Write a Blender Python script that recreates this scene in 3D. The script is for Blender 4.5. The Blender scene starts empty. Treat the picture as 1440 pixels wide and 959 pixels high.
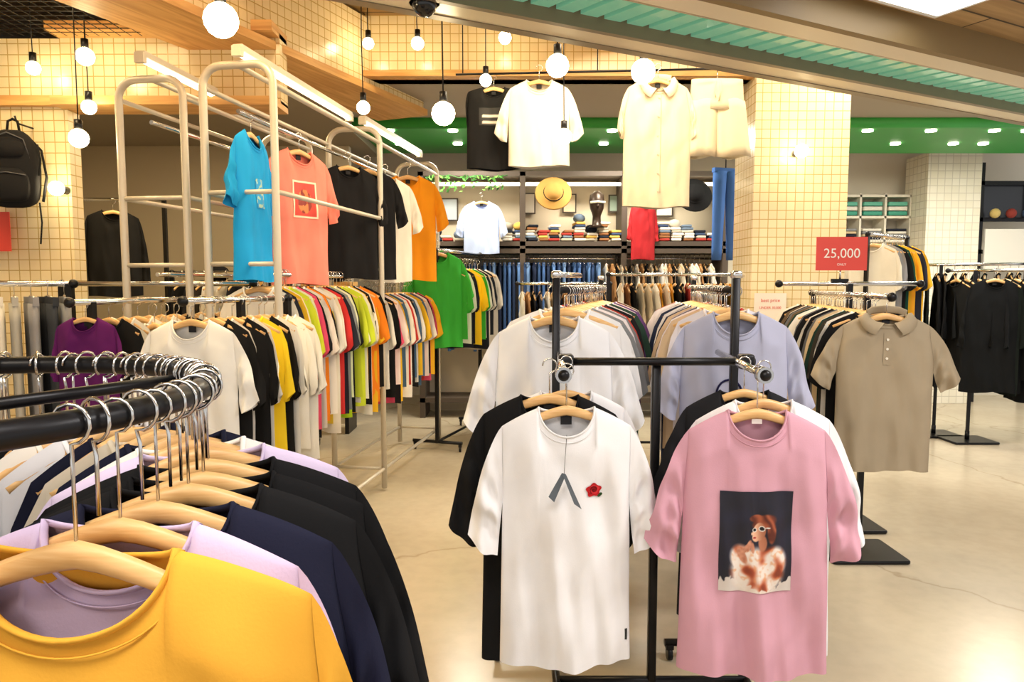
import bpy, math, random
from mathutils import Matrix, Vector, noise
R = random.Random(7)
pi = math.pi
sc = bpy.context.scene
sc.view_settings.view_transform = 'Standard'
sc.view_settings.exposure = .14

# ------------------------------------------------------------------ materials
def lin1(c): return c / 12.92 if c <= .04045 else ((c + .055) / 1.055) ** 2.4
def rgb(h):
    h = h.lstrip('#'); return tuple(int(h[i:i+2], 16)/255 for i in (0, 2, 4))
def lin(h):
    c = rgb(h) if isinstance(h, str) else h
    return (lin1(c[0]), lin1(c[1]), lin1(c[2]), 1)
MC = {}
def base(name):
    m = bpy.data.materials.new(name); m.use_nodes = True
    nt = m.node_tree
    return m, nt, nt.nodes['Principled BSDF']
def plain(hx, rough=.6, metal=0, em=0, name=None):
    k = ('p', hx, rough, metal, em)
    if k in MC: return MC[k]
    m, nt, b = base(name or 'mat_' + hx.strip('#'))
    b.inputs['Base Color'].default_value = lin(hx)
    b.inputs['Roughness'].default_value = rough
    b.inputs['Metallic'].default_value = metal
    if em:
        b.inputs['Emission Color'].default_value = lin(hx)
        b.inputs['Emission Strength'].default_value = em
    MC[k] = m; return m
def N(nt, t, **kw):
    n = nt.nodes.new(t)
    for k, v in kw.items():
        if k in n.inputs: n.inputs[k].default_value = v
        else: setattr(n, k, v)
    return n
def fabric(hx):
    k = ('f', hx)
    if k in MC: return MC[k]
    m, nt, b = base('fabric_' + hx.strip('#'))
    b.inputs['Roughness'].default_value = .9
    b.inputs['Specular IOR Level'].default_value = .2
    tc = N(nt, 'ShaderNodeTexCoord')
    no = N(nt, 'ShaderNodeTexNoise', Scale=260.0, Detail=3.0)
    nt.links.new(tc.outputs['Object'], no.inputs['Vector'])
    n2 = N(nt, 'ShaderNodeTexNoise', Scale=9.0, Detail=3.0)
    nt.links.new(tc.outputs['Object'], n2.inputs['Vector'])
    mx = N(nt, 'ShaderNodeMix'); mx.data_type = 'RGBA'
    c = lin(hx)
    mx.inputs[6].default_value = (c[0]*.92, c[1]*.92, c[2]*.92, 1)
    mx.inputs[7].default_value = (min(1, c[0]*1.06), min(1, c[1]*1.06), min(1, c[2]*1.06), 1)
    nt.links.new(n2.outputs['Fac'], mx.inputs[0])
    nt.links.new(mx.outputs[2], b.inputs['Base Color'])
    bp = N(nt, 'ShaderNodeBump', Strength=.15, Distance=.002)
    nt.links.new(no.outputs['Fac'], bp.inputs['Height'])
    nt.links.new(bp.outputs['Normal'], b.inputs['Normal'])
    MC[k] = m; return m
def wood(h1, h2, sx=1.0, rough=.45, plank=0, name='wood'):
    m, nt, b = base(name)
    b.inputs['Roughness'].default_value = rough
    tc = N(nt, 'ShaderNodeTexCoord')
    mp = N(nt, 'ShaderNodeMapping')
    mp.inputs['Scale'].default_value = (1.2*sx, 14*sx, 14*sx)
    nt.links.new(tc.outputs['UV'], mp.inputs['Vector'])
    no = N(nt, 'ShaderNodeTexNoise', Scale=1.6, Detail=6.0, Distortion=1.2)
    nt.links.new(mp.outputs['Vector'], no.inputs['Vector'])
    cr = N(nt, 'ShaderNodeValToRGB')
    cr.color_ramp.elements[0].color = lin(h1); cr.color_ramp.elements[1].color = lin(h2)
    cr.color_ramp.elements[0].position = .3; cr.color_ramp.elements[1].position = .7
    nt.links.new(no.outputs['Fac'], cr.inputs['Fac'])
    out = cr.outputs['Color']
    if plank:
        br = N(nt, 'ShaderNodeTexBrick', Scale=1.0)
        br.inputs['Brick Width'].default_value = 2.2
        br.inputs['Row Height'].default_value = plank
        br.inputs['Mortar Size'].default_value = .006
        br.inputs['Color1'].default_value = (1, 1, 1, 1)
        br.inputs['Color2'].default_value = (.7, .7, .7, 1)
        br.inputs['Mortar'].default_value = (.1, .08, .06, 1)
        nt.links.new(tc.outputs['UV'], br.inputs['Vector'])
        mx = N(nt, 'ShaderNodeMix'); mx.data_type = 'RGBA'; mx.blend_type = 'MULTIPLY'
        mx.inputs[0].default_value = 1
        nt.links.new(out, mx.inputs[6]); nt.links.new(br.outputs['Color'], mx.inputs[7])
        out = mx.outputs[2]
    nt.links.new(out, b.inputs['Base Color'])
    return m
def tile(h1, hg, size=.055, name='square_tile'):
    m, nt, b = base(name)
    b.inputs['Roughness'].default_value = .22
    tc = N(nt, 'ShaderNodeTexCoord')
    br = N(nt, 'ShaderNodeTexBrick', Scale=1.0, offset=0.0)
    br.inputs['Brick Width'].default_value = size
    br.inputs['Row Height'].default_value = size
    br.inputs['Mortar Size'].default_value = size*.05
    br.inputs['Mortar Smooth'].default_value = .2
    c = lin(h1)
    br.inputs['Color1'].default_value = c
    br.inputs['Color2'].default_value = (c[0]*.93, c[1]*.92, c[2]*.88, 1)
    br.inputs['Mortar'].default_value = lin(hg)
    nt.links.new(tc.outputs['UV'], br.inputs['Vector'])
    nt.links.new(br.outputs['Color'], b.inputs['Base Color'])
    bp = N(nt, 'ShaderNodeBump', Strength=.4, Distance=.003, invert=True)
    nt.links.new(br.outputs['Fac'], bp.inputs['Height'])
    nt.links.new(bp.outputs['Normal'], b.inputs['Normal'])
    return m
def concrete():
    m, nt, b = base('polished_concrete')
    tc = N(nt, 'ShaderNodeTexCoord')
    n1 = N(nt, 'ShaderNodeTexNoise', Scale=.8, Detail=7.0, Roughness=.55)
    n2 = N(nt, 'ShaderNodeTexNoise', Scale=14.0, Detail=5.0)
    vo = N(nt, 'ShaderNodeTexVoronoi', Scale=.42, feature='DISTANCE_TO_EDGE')
    nd = N(nt, 'ShaderNodeTexNoise', Scale=2.5, Detail=4.0)
    nt.links.new(tc.outputs['Object'], n1.inputs['Vector'])
    nt.links.new(tc.outputs['Object'], n2.inputs['Vector'])
    nt.links.new(tc.outputs['Object'], nd.inputs['Vector'])
    va = N(nt, 'ShaderNodeVectorMath', operation='ADD')
    sc_ = N(nt, 'ShaderNodeVectorMath', operation='SCALE'); sc_.inputs['Scale'].default_value = .35
    nt.links.new(nd.outputs['Color'], sc_.inputs[0])
    nt.links.new(tc.outputs['Object'], va.inputs[0]); nt.links.new(sc_.outputs[0], va.inputs[1])
    nt.links.new(va.outputs[0], vo.inputs['Vector'])
    cr = N(nt, 'ShaderNodeValToRGB')
    cr.color_ramp.elements[0].color = lin('#b9ab94'); cr.color_ramp.elements[0].position = .3
    cr.color_ramp.elements[1].color = lin('#d3c7b0'); cr.color_ramp.elements[1].position = .72
    nt.links.new(n1.outputs['Fac'], cr.inputs['Fac'])
    c2 = N(nt, 'ShaderNodeValToRGB')
    c2.color_ramp.elements[0].color = (.93, .93, .93, 1); c2.color_ramp.elements[0].position = .35
    c2.color_ramp.elements[1].color = (1, 1, 1, 1); c2.color_ramp.elements[1].position = .6
    nt.links.new(n2.outputs['Fac'], c2.inputs['Fac'])
    c3 = N(nt, 'ShaderNodeValToRGB')
    c3.color_ramp.elements[0].color = (.66, .62, .56, 1); c3.color_ramp.elements[0].position = 0
    c3.color_ramp.elements[1].color = (1, 1, 1, 1); c3.color_ramp.elements[1].position = .005
    nt.links.new(vo.outputs['Distance'], c3.inputs['Fac'])
    last = cr.outputs['Color']
    for c in (c2, c3):
        mx = N(nt, 'ShaderNodeMix'); mx.data_type = 'RGBA'; mx.blend_type = 'MULTIPLY'; mx.inputs[0].default_value = .8
        nt.links.new(last, mx.inputs[6]); nt.links.new(c.outputs['Color'], mx.inputs[7]); last = mx.outputs[2]
    nt.links.new(last, b.inputs['Base Color'])
    b.inputs['Roughness'].default_value = .24
    return m
def attrmat():
    m, nt, b = base('printed_ink')
    a = N(nt, 'ShaderNodeVertexColor'); a.layer_name = 'Col'
    nt.links.new(a.outputs['Color'], b.inputs['Base Color'])
    b.inputs['Roughness'].default_value = .6
    return m

WOODH = wood('#d9a768', '#ecc48a', 3, .4, name='hanger_wood')
PINE = wood('#bd8849', '#e3b673', .8, .5, name='pine')
PLANK = wood('#a8875a', '#d0ad7a', .6, .5, plank=.16, name='ceiling_planks')
PLANKD = wood('#7c5d35', '#b18e5a', .6, .5, plank=.16, name='store_ceiling_planks')
TILE = tile('#efdfb8', '#c2a566', .066)
TILEW = tile('#f0ebdc', '#cfc8b8', .09, 'white_tile')
FLOOR = concrete()
CHROME = plain('#d8d8d8', .18, 1, name='chrome')
BLACKM = plain('#1d1d20', .35, .6, name='black_metal')
GREYM = plain('#cfc7b8', .4, .25, name='cream_painted_steel')
INK = attrmat()
def glow(name, hx, s):
    m, nt, b = base(name)
    b.inputs['Base Color'].default_value = lin(hx)
    b.inputs['Emission Color'].default_value = lin(hx)
    b.inputs['Emission Strength'].default_value = s
    return m
BULB = glow('bulb_glass', '#ffe9b8', 30)
TUBE = glow('fluorescent_tube', '#fff0cc', 4)
PANEL = glow('led_panel', '#ffffff', 4)
DOWN = glow('downlight_lens', '#fff4dc', 12)

# ------------------------------------------------------------------ mesh builder
class MB:
    def __init__(s):
        s.v = []; s.f = []; s.mi = []; s.sm = []; s.mats = []; s.M = Matrix.Identity(4); s.col = {}
    def mat(s, m):
        if m not in s.mats: s.mats.append(m)
        return s.mats.index(m)
    def add(s, p):
        s.v.append(s.M @ Vector(p)); return len(s.v) - 1
    def face(s, idx, m, smooth=False):
        s.f.append(tuple(idx)); s.mi.append(s.mat(m)); s.sm.append(smooth)
    def box(s, c, d, m, rz=0, M=None):
        x, y, z = d[0]/2, d[1]/2, d[2]/2
        T = Matrix.Translation(c) @ (M if M else Matrix.Rotation(rz, 4, 'Z'))
        i = [s.add(T @ Vector(p)) for p in ((-x,-y,-z),(x,-y,-z),(x,y,-z),(-x,y,-z),(-x,-y,z),(x,-y,z),(x,y,z),(-x,y,z))]
        for q in ((0,3,2,1),(4,5,6,7),(0,1,5,4),(1,2,6,5),(2,3,7,6),(3,0,4,7)):
            s.face([i[k] for k in q], m)
    def rbox(s, c, d, m, r=.01, n=3, rz=0):
        T = Matrix.Translation(c) @ Matrix.Rotation(rz, 4, 'Z')
        def ring(z, ins):
            out = []
            for cx, cy, a0 in ((1,1,0),(-1,1,90),(-1,-1,180),(1,-1,270)):
                for k in range(n+1):
                    a = math.radians(a0 + 90*k/n); rr = max(r-ins, .0005)
                    out.append(s.add(T @ Vector((cx*(d[0]/2-r)+rr*math.cos(a), cy*(d[1]/2-r)+rr*math.sin(a), z))))
            return out
        h = d[2]/2; e = min(r*.5, h*.5)
        rs = [ring(-h, e), ring(-h+e, 0), ring(h-e, 0), ring(h, e)]
        for a, b in zip(rs, rs[1:]):
            for k in range(len(a)):
                k2 = (k+1) % len(a); s.face((a[k], a[k2], b[k2], b[k]), m, True)
        s.face(rs[0][::-1], m); s.face(rs[-1], m)
    def tube(s, pts, r, m, n=8, closed=False, cap=True):
        pts = [Vector(p) for p in pts]; L = len(pts)
        rings = []; up = None
        for i, p in enumerate(pts):
            if closed: t = pts[(i+1) % L] - pts[i-1]
            else: t = pts[min(i+1, L-1)] - pts[max(i-1, 0)]
            if t.length < 1e-9: t = Vector((0, 0, 1))
            t.normalize()
            if up is None:
                up = Vector((0, 0, 1)) if abs(t.z) < .9 else Vector((0, 1, 0))
            up = (up - t*up.dot(t))
            if up.length < 1e-6: up = t.orthogonal()
            up.normalize(); sd = t.cross(up)
            rr = r[i] if isinstance(r, list) else r
            ra, rb = rr if isinstance(rr, tuple) else (rr, rr)
            rings.append([s.add(p + sd*math.cos(2*pi*k/n)*ra + up*math.sin(2*pi*k/n)*rb) for k in range(n)])
        rng = range(L) if closed else range(L-1)
        for i in rng:
            a, b = rings[i], rings[(i+1) % L]
            for k in range(n):
                k2 = (k+1) % n; s.face((a[k], a[k2], b[k2], b[k]), m, True)
        if cap and not closed:
            s.face(rings[0][::-1], m); s.face(rings[-1], m)
    def cyl(s, a, b, r, m, n=12):
        s.tube([a, b], r, m, n)
    def sphere(s, c, r, m, n=14, sz=1):
        rows = []
        for i in range(n//2+1):
            a = pi*i/(n//2); rows.append([s.add((c[0]+r*math.sin(a)*math.cos(2*pi*k/n), c[1]+r*math.sin(a)*math.sin(2*pi*k/n), c[2]+r*sz*math.cos(a))) for k in range(n)])
        for i in range(n//2):
            for k in range(n):
                k2 = (k+1) % n; s.face((rows[i][k], rows[i+1][k], rows[i+1][k2], rows[i][k2]), m, True)
    def grid(s, rows, m, smooth=True, wrap=False):
        ids = [[s.add(p) for p in r] for r in rows]
        for a, b in zip(ids, ids[1:]):
            for k in range(len(a) - (0 if wrap else 1)):
                k2 = (k+1) % len(a); s.face((a[k], a[k2], b[k2], b[k]), m, smooth)
        return ids
    def loft(s, rings, m, cap=True):
        ids = s.grid(rings, m, True, True)
        if cap: s.face(ids[0][::-1], m, True); s.face(ids[-1], m, True)
    def build(s, name, parent=None, mw=None):
        me = bpy.data.meshes.new(name)
        me.from_pydata([tuple(v) for v in s.v], [], s.f)
        for m in s.mats: me.materials.append(m)
        me.polygons.foreach_set('material_index', s.mi)
        me.polygons.foreach_set('use_smooth', s.sm)
        uv = me.uv_layers.new(name='UVMap').data
        for p in me.polygons:
            n = p.normal; ax = max(range(3), key=lambda i: abs(n[i]))
            for li in p.loop_indices:
                c = me.vertices[me.loops[li].vertex_index].co
                if ax == 2: uv[li].uv = (c.x, c.y)
                elif ax == 1: uv[li].uv = (c.x, c.z)
                else: uv[li].uv = (c.y, c.z)
        if s.col:
            ca = me.color_attributes.new('Col', 'FLOAT_COLOR', 'POINT')
            for i, c in s.col.items(): ca.data[i].color = c
        me.update()
        o = bpy.data.objects.new(name, me); sc.collection.objects.link(o)
        if mw: o.matrix_world = mw
        if parent: o.parent = parent
        return o
def sstep(x):
    x = max(0, min(1, x)); return x*x*(3-2*x)

# ------------------------------------------------------------------ garments
# local frame: origin at top centre of the hanger, x across, -y front, bar centre at z=+.066+ext
def hanger(B, w=.2, ext=0.0):
    pts = []; rs = []
    for i in range(17):
        x = -w + 2*w*i/16; q = abs(x)/.2
        pts.append((x, .004*q*q, -.021 - .075*q**1.35)); rs.append((.009-.002*q, .016-.007*q))
    B.tube(pts, rs, WOODH, 8)
    hk = [(0, 0, -.01), (0, 0, .03+ext*.8)]
    for k in range(11):
        a = math.radians(-90 + 27*k); hk.append((.021*math.cos(a), 0, .066+ext + .021*math.sin(a)))
    B.tube(hk, .0022, CHROME, 6)

class Shirt:
    def __init__(s, sw=.19, hw=.2, hem=.205, L=.78, nw=.085, nd=.085, D=.045, A=.009, seed=0,
                 cuff=((.30, -.36), (.215, -.42)), ua=.32, slv=.024, sl=.40):
        s.sw, s.hw, s.hem, s.L, s.nw, s.nd, s.D, s.A, s.cuff, s.ua, s.slv, s.sl = sw, hw, hem, L, nw, nd, D, A, cuff, ua, slv, sl
        r = random.Random(seed); s.ph = [r.uniform(0, 6.3) for _ in range(10)]; s.k = [r.uniform(.8, 1.2) for _ in range(4)]
    def ztop(s, x, front):
        ax = abs(x)
        if ax < s.nw:
            q = math.sqrt(max(0, 1-(ax/s.nw)**2)); return -.012 - (s.nd if front else .018)*q
        return -.012 - s.sl*(ax-s.nw) - 1.0*max(0, ax-s.nw)**2
    def hwt(s, t): return s.sw + (s.hw-s.sw)*sstep(t/.3) + (s.hem-s.hw)*t
    def wave(s, x, z, t):
        p = s.ph; k = s.k
        return s.A*(.08+.92*t)*(math.sin(30*k[0]*x+p[0]+2.5*z)+.45*math.sin(61*k[1]*x+p[1]-4*z)+.3*math.sin(18*z+9*x+p[2]))
    def pt(s, sx, t, front):
        x0 = sx*s.sw; zt = s.ztop(x0, front); z = zt + (-s.L-zt)*t
        x = sx*s.hwt(t)
        c = s.wave(x, z, t)
        q = math.sqrt(max(0, 1-(abs(x0)/s.nw)**2)) if abs(x0) < s.nw else 0
        d0 = (.035 if front else .02)*q
        D = s.D*(.75+.35*t)*max(0, 1-abs(sx)**3)**.55
        e = min(1, t/.13)**.5 if q == 0 else sstep(t/.13)*q + min(1, t/.13)**.5*(1-q)
        d = d0*(1-e) + D*e
        p = s.ph; k = s.k; ax = abs(x)
        # creases: long vertical drapes + diagonal pulls from the hanger ends + small irregular wrinkles
        cr = 1-2*abs(math.sin(17*k[2]*x+p[5]+1.5*z))**.7
        diag = math.sin(42*(ax*.9+z*.55)+p[4])*math.exp(-3*t)
        diag2 = math.sin(30*k[3]*(x*.6-z*.8)+p[8])*math.exp(-((t-.45)/.25)**2)
        fz = 3 if front else 7
        nz = noise.noise(Vector((x*9+p[6]*3, z*5+p[7]*3, fz)))
        n2 = noise.noise(Vector((x*22+p[1]*4+z*3, z*2.6+p[2], fz+4)))
        n3 = noise.noise(Vector((x*17-z*9+p[3]*4, z*6+x*4, fz+9)))
        f = s.A*(.22*math.sin(48*x+p[3]+(9 if front else -9)*z) + .5*diag + .25*diag2 + .34*cr*(.2+.8*t) + .8*nz + 1.0*n2*(.35+.65*t) + .5*n3)
        f *= max(0, 1-abs(sx)**6)*e*sstep(t/.16)
        return (x, c + (-(d+f) if front else (d+f)), z + .007*math.sin(16*x+p[5])*t*t)
    def onfront(s, x, z, off=.0015):
        t = .5
        for _ in range(6):
            sx = x/s.hwt(t); zt = s.ztop(sx*s.sw, True); t = (z-zt)/(-s.L-zt)
        P = s.pt(x/s.hwt(t), t, True); return (P[0], P[1]-off, z)
    def make(s, B, m, mc=None, nx=14, nz=10, collar=True, label=False):
        mc = mc or m
        xs = []
        a = max(4, nx//3)
        for i in range(a+1): xs.append(s.nw*math.sin(pi/2*i/a)/s.sw)
        b = max(4, nx//3)
        for i in range(1, b+1): xs.append((s.nw + (s.sw-s.nw)*(1-(1-i/b)**1.4))/s.sw)
        xs = [-q for q in xs[:0:-1]] + xs
        ts = [(i/nz)**1.25 for i in range(nz+1)]
        for fr in (True, False):
            rows = [[s.pt(x, t, fr) for x in xs] for t in ts]
            if not fr: rows = [r[::-1] for r in rows]
            B.grid(rows, m)
        na = max(4, nz//3); nb = max(5, nz//4)
        for sg in (-1, 1):
            C0, C1 = s.cuff
            for fr in (1, -1):
                rows = []
                for i in range(na+1):
                    aa = i/na; row = []
                    for j in range(nb+1):
                        bb = j/nb
                        E = s.pt(sg, bb*s.ua, True)
                        cx = C0[0]+(C1[0]-C0[0])*bb; cz = C0[1]+(C1[1]-C0[1])*bb - .012*math.sin(pi*bb)
                        x = E[0]*(1-aa) + sg*cx*aa + sg*.016*math.sin(pi*aa**.7)*(1-bb)
                        z = E[2]*(1-aa) + cz*aa + .008*math.sin(pi*aa)*(1-bb)
                        th = s.slv*math.sin(pi*bb)**.7*min(1, .1+aa*1.6) if 0 < bb < 1 else 0
                        fo = s.A*1.2*aa*math.sin(40*z+30*x+s.ph[6]) + s.A*.9*math.sin(9*bb-6*aa+s.ph[7])*aa
                        w = s.A*.7*math.sin(22*aa+7*bb+s.ph[9])*math.sin(pi*bb)*math.sin(pi*min(1, aa*1.2))
                        row.append((x, E[1]*(1-aa)+fo - fr*(th+w), z))
                    rows.append(row)
                if fr*sg < 0: rows = [r[::-1] for r in rows]
                B.grid(rows, m)
        if collar:
            k = 10 if nx < 20 else 24
            P = [s.pt(s.nw/s.sw*math.sin(pi*(i/k-.5)), 0, True) for i in range(k+1)]
            Q = [s.pt(s.nw/s.sw*math.sin(pi*(.5-i/k)), 0, False) for i in range(1, k)]
            B.tube(P+Q, (.0035, .008) if nx > 20 else .005, mc, 6, closed=True)
            if nx > 20:
                B.tube([(p[0]*1.12, p[1]-.004, p[2]-.016) for p in P[2:-2]], .0012, mc, 5)
        if label:
            B.box((0, .008, -.052), (.034, .002, .028), plain('#15151a', .8))

def T(x, y, z, rz=0, s=(1, 1, 1)):
    return Matrix.Translation((x, y, z)) @ Matrix.Rotation(rz, 4, 'Z') @ Matrix.Diagonal((s[0], s[1], s[2], 1))

def hero(name, x, y, zbar, rz, hx, seed=1, collar=None, scale=1.0, label=True, extra=None, ext=0.0, res=1, hwid=None, **kw):
    B = MB(); S = Shirt(seed=seed, **kw)
    S.make(B, fabric(hx), fabric(collar) if collar else None, nx=int(54*res), nz=int(64*res), label=label)
    if extra: extra(B, S)
    o = B.build(name, mw=T(x, y, zbar-(.066+ext)*scale, rz, (scale,)*3))
    H = MB(); hanger(H, hwid or S.sw-.012, ext)
    H.build('hanger', parent=o)
    return o, S

def raster(B, S, x0, x1, z0, z1, n, m, fn):
    for j in range(m+1):
        for i in range(n+1):
            a, b = i/n, j/m
            k = B.add(S.onfront(x0+(x1-x0)*a, z0+(z1-z0)*b, .003)); B.col[k] = lin(fn(a, b))
            if i == 0 and j == 0: st = k
    for j in range(m):
        for i in range(n):
            q = st+j*(n+1)+i; B.face((q, q+1, q+n+2, q+n+1), INK, True)

def row(name, p0, p1, zbar, cols, n, seed=0, L=.76, scale=1.0, sleeve='s', jit=.1, nx=12, nz=9, skew=0):
    r = random.Random(seed); B = MB()
    ang = -math.atan2(p1[0]-p0[0], p1[1]-p0[1]) + skew
    for i in range(n):
        f = (i + r.uniform(-.25, .25))/max(1, n-1); f = max(0, min(1, f))
        x = p0[0]+(p1[0]-p0[0])*f; y = p0[1]+(p1[1]-p0[1])*f
        k = r.uniform(.9, 1.06)*scale
        cuff = ((.265+r.uniform(-.02, .02), -.37), (.20, -.42))
        if sleeve == 'l': cuff = ((.27, -.62), (.20, -.64))
        S = Shirt(seed=r.randint(0, 9999), L=L*r.uniform(.86, 1.08), D=.018, A=.010, slv=.014, cuff=cuff, nd=.07)
        B.M = T(x, y, zbar-.066, ang + r.uniform(-jit, jit), (k, 1, 1))
        S.make(B, fabric(cols[i % len(cols)] if r.random() < .75 else r.choice(cols)), nx=nx, nz=nz)
        hanger(B, S.sw-.008)
    B.M = Matrix.Identity(4)
    return B.build(name)

def trousers(B, m, L=.95, w=.2, th=.03, seed=0):
    r = random.Random(seed)
    B.box((0, 0, -.02), (w*1.9, th*1.2, .045), m)
    for sg in (-1, 1):
        rings = []
        for i in range(9):
            t = i/8; cx = sg*(w*.45 + .02*t); rx = w*.5*(1-.3*t); ry = th*(1-.2*t)
            z = -.03 - (L-.03)*t; ph = r.uniform(0, .6)
            rings.append([(cx+rx*math.cos(2*pi*k/12), ry*math.sin(2*pi*k/12)*(1+.2*math.sin(3*k+ph)), z) for k in range(12)])
        B.loft(rings[::-1], m)
def trouser_row(name, p0, p1, z, cols, n, L=.9, seed=0, w=.17, face=0.0):
    r = random.Random(seed); B = MB()
    ang = -math.atan2(p1[0]-p0[0], p1[1]-p0[1])
    for i in range(n):
        f = i/(n-1)
        B.M = T(p0[0]+(p1[0]-p0[0])*f, p0[1]+(p1[1]-p0[1])*f, z-.07, ang+face+r.uniform(-.15, .15))
        trousers(B, fabric(cols[i % len(cols)]), L*r.uniform(.92, 1.05), w, .022, seed+i)
        B.tube([(-.15, 0, -.01), (0, 0, .01), (.15, 0, -.01)], .005, CHROME, 6)
        B.tube([(0, 0, .01), (0, 0, .04), (.018, 0, .06), (0, 0, .085), (-.018, 0, .07)], .002, CHROME, 5)
    B.M = Matrix.Identity(4)
    return B.build(name)

def caster(B, x, y):
    B.cyl((x-.01, y, .025), (x+.01, y, .025), .025, BLACKM, 14)
    B.box((x, y, .055), (.03, .03, .02), BLACKM)
def floor_rack(name, p0, p1, z, posts=(0, 1), r=.014, m=None, over=.0, post_top=None, base='h'):
    m = m or BLACKM; B = MB()
    a = Vector((p0[0], p0[1], z)); b = Vector((p1[0], p1[1], z)); d = (b-a).normalized(); nrm = Vector((-d.y, d.x, 0))
    B.cyl(a-d*over, b+d*over, r, CHROME if m is BLACKM else m)
    for e in (a-d*over, b+d*over): B.sphere(e, r*1.7, m, 12)
    for q in posts:
        P = a.lerp(b, q)
        B.box((P.x, P.y, ((post_top or z)+.07)/2), (.03, .03, (post_top or z)-.07), m, rz=math.atan2(d.y, d.x))
        if base == 'h':
            B.tube([P+nrm*.24-Vector((0, 0, z-.08)), P-nrm*.24-Vector((0, 0, z-.08))], .015, m, 8)
            for sg in (-1, 1):
                c = P+nrm*.22*sg; caster(B, c.x, c.y)
        else:
            B.rbox((P.x, P.y, .012), (.42, .34, .02), m, .02)
            B.cyl((P.x, P.y, .02), (P.x, P.y, .1), .02, m)
    if base == 'h' and len(posts) > 1:
        B.cyl(a.lerp(b, posts[0])-Vector((0, 0, z-.08)), a.lerp(b, posts[-1])-Vector((0, 0, z-.08)), .012, m)
    return B.build(name)

# ------------------------------------------------------------------ room
B = MB(); B.box((1, 4, -.05), (14, 16, .1), FLOOR); B.build('floor')
GREYC = plain('#a79f92', .8); GREENC = plain('#2f9c40', .5)

# storefront fascia frame: runs from near left to far right
O = Vector((-.62, 2.86, 0)); d = Vector((.889, .457, 0)).normalized(); nn = Vector((d.y, -d.x, 0))
fa = math.atan2(d.y, d.x)
def FP(a, b, z): p = O + d*a + nn*b; return (p.x, p.y, z)
def fbox(B, a0, a1, b0, b1, z0, z1, m):
    B.box(FP((a0+a1)/2, (b0+b1)/2, (z0+z1)/2), (a1-a0, b1-b0, z1-z0), m, rz=fa)
B = MB()
fbox(B, -4, 7.5, 0, .12, 2.6, 3.5, plain('#a8977c', .5))
fbox(B, -4, 7.5, .0, .05, 2.58, 2.62, plain('#8a7b62', .4))
fbox(B, -4, 7.5, .05, .17, 2.585, 2.66, plain('#e6d9bd', .3))
fbox(B, -4, 7.5, .17, .20, 2.58, 2.66, plain('#8a7d66', .4))
fbox(B, -4, 7.5, .19, .53, 2.66, 2.70, plain('#246748', .15, 0, .1))  # green backing is no lamp; faint emission brightens it
GL = plain('#7fc0a0', .1, 0, .28)  # slats are unlit glass; emission added to lift their brightness
k = -4.0
while k < 7.4:
    q = [FP(k, .20, 2.655), FP(k+.085, .20, 2.655), FP(k+.155, .52, 2.655), FP(k+.07, .52, 2.655)]
    q2 = [(x, y, 2.635) for x, y, z in q]
    ids = [B.add(p) for p in q2+q]
    for f in ((0,1,2,3),(0,4,5,1),(1,5,6,2),(2,6,7,3),(3,7,4,0)): B.face([ids[i] for i in f], GL)
    k += .12
fbox(B, -4, 7.5, .52, .545, 2.58, 2.66, plain('#b8ab90', .3))
fbox(B, -4, 7.5, .545, .69, 2.575, 2.68, plain('#efe5cf', .35))
fbox(B, -4, 7.5, .69, .73, 2.56, 2.70, plain('#8c764f', .5))
B.build('trim_storefront_fascia')
B = MB()
for z in (2.7, 2.76):
    ids = [B.add((x, y, z)) for x, y in ((0, 0), (12.5, 0), (12.5, 6.3), (0, 6.3))]
    B.face(ids if z < 2.73 else ids[::-1], PLANK)
c0 = FP(-5, .7, 0)
o = B.build('ceiling_corridor'); o.matrix_world = Matrix(((d.x, nn.x, 0, c0[0]), (d.y, nn.y, 0, c0[1]), (0, 0, 1, 0), (0, 0, 0, 1)))
for i, (a, b) in enumerate(((1.98, .95), (4.7, 1.3), (.9, 2.6), (3.3, 2.8), (-.6, 3.6))):
    B = MB(); fbox(B, a-.4, a+.4, b-.15, b+.15, 2.665, 2.70, plain('#eeeeee', .5)); fbox(B, a-.37, a+.37, b-.12, b+.12, 2.66, 2.664, PANEL)
    B.build('ceiling_light_panel')
B = MB(); fbox(B, -4, 7.5, 1.16, 1.21, 2.63, 2.70, plain('#8f7852', .5)); B.build('trim_ceiling_batten')
B = MB(); B.cyl((-.34, 2.86, 2.6), (-.34, 2.86, 2.585), .06, BLACKM, 20); B.sphere((-.34, 2.86, 2.585), .05, plain('#15151a', .08), 18); B.build('security_camera_dome')

B = MB(); B.box((.5, 7, 3.55), (13, 10, .1), PLANKD); B.build('ceiling')
B = MB(); B.box((2.5, 6.25, 3.10), (9.5, 1.3, .1), GREYC); B.box((-3.6, 6.4, 2.98), (4.2, 3.6, .1), plain('#8e8474', .8)); B.build('ceiling_recess')
B = MB()
B.box((2.7, 7.6, 3.06), (8.6, 1.5, .12), GREENC)
B.tube([(-1.6, 6.85, 3.02), (2.7, 6.85, 3.02), (7, 6.85, 3.02)], .06, GREENC, 12)
for i in range(16):
    x = -1.2+i*.52
    for y in (7.1, 7.75): B.cyl((x+.1*(i%3), y, 2.985), (x+.1*(i%3), y, 3.0), .05, DOWN, 16)
B.build('ceiling_green_panel')
B = MB(); B.box((1.5, 9.6, 1.6), (12.4, .12, 3.6), plain('#e6dfcf', .8)); B.build('wall_back')
B = MB(); B.box((-3.9, 4.56, 1.5), (2.3, .12, 3.0), TILE); B.box((-3.9, 4.48, 2.62), (2.3, .05, .06), PINE); B.build('wall_left')
B = MB(); B.box((-4.7, 4, 1.6), (.12, 9, 3.6), plain('#cfc6b4', .8)); B.build('wall_side_left')
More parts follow.
